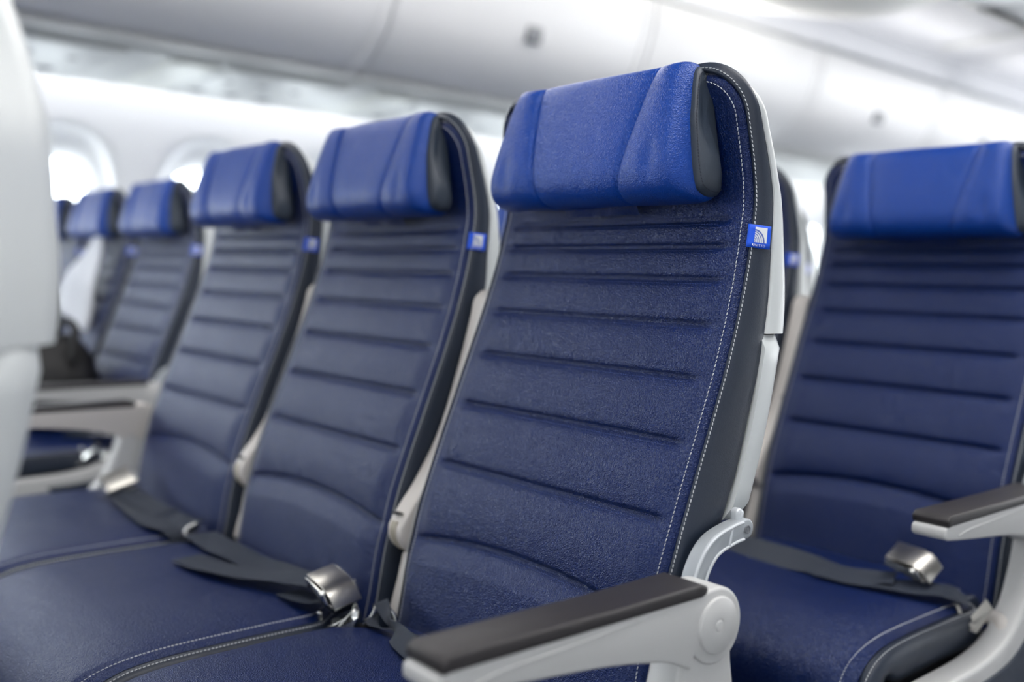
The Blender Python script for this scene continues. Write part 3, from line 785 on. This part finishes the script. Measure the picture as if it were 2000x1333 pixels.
def kill(o):
    for c in children(o): kill(c)
    bpy.data.objects.remove(o)
kill(proto)
for t in list(T.values()): kill(t)

# ------------------------------------------------------------------ belts (each a part of its seat)
def rel(root, pts): return [tuple(np.array(p) - np.array(root.location)) for p in pts]
def strap(root, pts, w, dirs, name='seat_belt', **k):
    return ribbon(name, rel(root, pts), w, dirs, M['web'], root, **k)
# middle seat: strap from the left fitting into the buckle, loose tail lying forward
strap(sB, [(-.712, -.262, .517), (-.690, -.268, .529), (-.62, -.272, .531), (-.52, -.274, .5335), (-.43, -.270, .534), (-.335, -.262, .540)], .050, [(.15, 1, .05), (.1, 1, 0), (.1, 1, .1), (.1, 1, .0), (.1, 1, .15), (.1, 1, .1)], ripple=.002)
strap(sB, [(-.300, -.262, .548), (-.345, -.272, .544), (-.40, -.292, .5365), (-.47, -.315, .531), (-.53, -.330, .529), (-.573, -.337, .5285)], .049, [(-.3, .95, .1), (-.3, .95, .1), (-.35, .9, .0), (-.4, .9, 0), (-.45, .85, 0), (-.5, .85, 0)], name='belt_tail', ripple=.0015)
bk = buckle('belt_buckle', sB, rel(sB, [(-.260, -.264, .546)])[0], [(.93, .05, -.36), (-.12, .86, .12), (.28, -.30, .85)])
strap(sB, [(-.345, -.285, .5255), (-.310, -.284, .5285), (-.280, -.276, .530), (-.262, -.268, .533), (-.250, -.258, .528), (-.252, -.252, .518)], [.038, .040, .038, .032, .030, .028], [(.2, 1, 0)] * 3 + [(.35, .9, .1), (.4, .85, .1), (.4, .85, .1)], name='belt_end', n=30)
anchor(sB, rel(sB, [(-.262, -.284, .522), (-.264, -.282, .508), (-.256, -.276, .500), (-.236, -.266, .512), (-.226, -.256, .524), (-.236, -.246, .532)]), rel(sB, [(-.262, -.268, .507), (-.240, -.275, .498), (-.219, -.266, .500), (-.205, -.262, .524), (-.214, -.255, .530), (-.240, -.262, .517)]), 'polish')
# foreground seat: twisted strap from the left fitting
strap(hero, [(-.206, -.232, .530), (-.200, -.232, .541), (-.188, -.236, .541), (-.165, -.243, .535), (-.140, -.252, .531), (-.112, -.262, .5295), (-.07, -.270, .527), (.02, -.280, .5265), (.09, -.29, .5265)], [.014, .018, .018, .016, .018, .026, .034, .046, .048], [(.3, .9, .3), (.2, .9, .2), (.1, .8, .5), (0, .4, .9), (0, -.3, .9), (0, .8, .5), (0, 1, .1), (0, 1, 0), (0, 1, 0)], n=60, th=.0016)
strap(hero, [(-.205, -.238, .524), (-.185, -.252, .520), (-.160, -.256, .5235), (-.130, -.252, .529), (-.10, -.250, .527)], [.012, .016, .014, .014, .020], [(.3, .9, .2), (.2, .9, -.2), (.1, 1, -.4), (.1, 1, 0), (.1, 1, 0)], name='belt_fold', n=30)
anchor(hero, rel(hero, [(-.224, -.252, .494), (-.214, -.250, .510), (-.202, -.242, .524), (-.198, -.236, .538), (-.184, -.224, .530), (-.176, -.222, .512)]), rel(hero, [(-.236, -.254, .484), (-.226, -.262, .482), (-.214, -.256, .500), (-.222, -.248, .508)]), 'polish')
lathe_x('anchor_bolt', (-.214, -.248, .499), [(-.004, .015), (.006, .015), (.008, .011), (.012, .0105), (.014, .007), (.018, .0065), (.019, .003)], M['black'], hero, 24)
lathe_x('bolt_head', (-.196, -.248, .499), [(-.002, .0045), (.003, .0045), (.004, .003)], M['polish'], hero, 12)
# left end seat
strap(sC, [(-.735, -.262, .512), (-.748, -.278, .526), (-.80, -.290, .5275), (-.87, -.288, .5285), (-.95, -.280, .5285), (-1.03, -.275, .534)], [.045, .05, .06, .06, .055, .05], [(.3, .9, .1), (.3, .95, 0), (.2, 1, 0), (.1, 1, 0), (.1, 1, 0), (.1, 1, .1)], ripple=.002)
strap(sC, [(-.845, -.262, .531), (-.90, -.268, .533), (-.97, -.268, .535), (-1.03, -.270, .539)], .045, [(.2, 1, .1)] * 4, name='belt_fold', n=20)
strap(sC, [(-.85, -.255, .5275), (-.79, -.258, .531), (-.745, -.250, .530)], .030, [(0, 1, .2)] * 3, name='belt_end', n=16)
buckle('belt_buckle', sC, rel(sC, [(-1.062, -.272, .546)])[0], [(-1, .06, .16), (-.05, -.95, -.30), (.16, -.35, .92)], L=.072, W=.058, polished=True)
anchor(sC, rel(sC, [(-.742, -.275, .512), (-.738, -.268, .528), (-.730, -.255, .536)]), rel(sC, [(-.752, -.285, .502), (-.730, -.285, .500), (-.724, -.255, .514), (-.744, -.255, .516)]), 'polish')
# seat one row behind
strap(R1, [(-.235, .452, .526), (-.150, .430, .529), (-.06, .420, .532), (.02, .420, .5305), (.09, .425, .531), (.135, .440, .539)], .050, [(.1, 1, .3), (.1, 1, .35), (0, 1, .5), (0, 1, .25), (0, 1, .2), (0, 1, .2)], ripple=.003)
strap(R1, [(.03, .405, .529), (.10, .415, .531), (.165, .438, .533), (.205, .462, .532), (.226, .478, .520)], [.045, .048, .05, .05, .04], [(0, 1, .1), (-.2, 1, .1), (-.3, 1, .1), (-.5, .9, .1), (-.5, .9, .1)], name='belt_end', ripple=.002)
buckle('belt_buckle', R1, rel(R1, [(.150, .462, .556)])[0], [(.95, .02, -.26), (-.05, .90, .35), (.24, -.40, .85)])
anchor(R1, rel(R1, [(.222, .452, .520), (.232, .448, .505), (.245, .455, .496), (.252, .47, .51)]), rel(R1, [(.232, .45, .49), (.252, .45, .488), (.262, .475, .52), (.250, .48, .53)]), 'chrome')
tube('hinge_tube', rel(R1, [(.235, .50, .50), (.262, .50, .497), (.27, .48, .47), (.262, .45, .455)]), .011, M['warm'], R1, 12)
# the same fittings between cushion and end frame of the blurred aisle seat
dd = np.array((XD, YD - PITCH, 0))
off_ = lambda P: [tuple(np.array(p) + dd) for p in P]
anchor(sD, rel(sD, off_([(.222, .452, .520), (.232, .448, .505), (.245, .455, .496), (.252, .47, .51)])), rel(sD, off_([(.228, .43, .485), (.255, .43, .480), (.268, .475, .525), (.250, .485, .535)])), 'polish')
tube('hinge_tube', rel(sD, off_([(.235, .50, .50), (.262, .50, .497), (.27, .48, .47), (.262, .45, .455)])), .012, M['polish'], sD, 12)
# glinting buckle on the blurred aisle seat
buckle('belt_buckle', sD, rel(sD, [(-1.70, -.085, .534)])[0], [(.5, .8, .1), (.85, -.5, .1), (.1, -.3, .95)], polished=True)
strap(sD, [(-1.86, -.13, .5285), (-1.80, -.12, .529), (-1.76, -.10, .5295), (-1.72, -.085, .531)], .05, [(.1, 1, .1)] * 4)
strap(sE, [(-2.57, -.08, .528), (-2.45, -.10, .528), (-2.32, -.11, .529)], .05, [(.1, 1, .1)] * 3)

# ------------------------------------------------------------------ things left on the far seats
bagr = empty('backpack', (-2.005, -.125, .527)); tag(bagr, 'black soft backpack with looped straps standing on the blurred aisle seat', 'backpack')
def bf(i, j):
    t = 2 * math.pi * i / 40; v = -math.pi / 2 + math.pi * j / 20
    cx = math.copysign(abs(math.cos(t)) ** .7, math.cos(t)); sy_ = math.copysign(abs(math.sin(t)) ** .7, math.sin(t))
    cv = abs(math.cos(v)) ** .55; sv = math.copysign(abs(math.sin(v)) ** .8, math.sin(v))
    k = 1 - .22 * max(0, sv)
    return (.125 * cx * cv * k + .006 * math.sin(9 * sv + 3 * t), .105 * sy_ * cv * k, .125 + .125 * sv + .006 * math.sin(4 * t) * cv)
V, Fc = grid(40, 21, bf, closeu=True); mobj('body', V, Fc, M['bag'], bagr)
V, Fc = grid(40, 21, lambda i, j: tuple(np.array(bf(i, j)) * (.62, .5, .5) + np.array((.03, -.085, .01))), closeu=True); mobj('front_pocket', V, Fc, M['bag'], bagr)
tube('shoulder_strap', [(-.10, -.04, .20), (-.13, -.03, .27), (-.10, -.02, .33), (-.04, -.02, .31), (-.02, -.03, .22)], .012, M['bag'], bagr)
tube('carry_handle', [(.02, -.02, .21), (.05, .0, .28), (.10, .02, .27), (.12, .01, .18)], .011, M['bag'], bagr)
tube('shoulder_strap', [(-.12, .03, .2), (-.17, .03, .30), (-.15, .02, .38), (-.10, .02, .30), (-.09, .0, .2)], .014, M['bag'], bagr)
def clf(i, j):
    u, v = i / 24, j / 24
    a, b = np.array((-2.235, .085, 1.055)), np.array((-2.29, .080, 1.05))
    c, d = np.array((-2.195, .022, .770)), np.array((-2.565, .020, .850))
    p = (a * (1 - u) + b * u) * (1 - v) + (c * (1 - u) + d * u) * v
    return tuple(p + np.array((0, -.018 + .008 * math.sin(u * 14 + v * 3) * v + .004 * math.sin(v * 9), .0)))
V, Fc = grid(25, 25, clf); V2 = [(x, y + .008, z) for x, y, z in V]; n = len(V)
F2 = [tuple(q + n for q in f) for f in Fc]; rim = [j for j in range(25)] + [i * 25 + 24 for i in range(1, 25)] + [600 + j for j in range(23, -1, -1)] + [i * 25 for i in range(23, 0, -1)]
cl = mobj('cloth', V + V2, Fc + F2 + [(rim[k], rim[(k + 1) % 96], rim[(k + 1) % 96] + n, rim[k] + n) for k in range(96)], M['cloth'])
tag(cl, 'pale white cloth hanging down the seat back behind the black backpack', 'cloth')
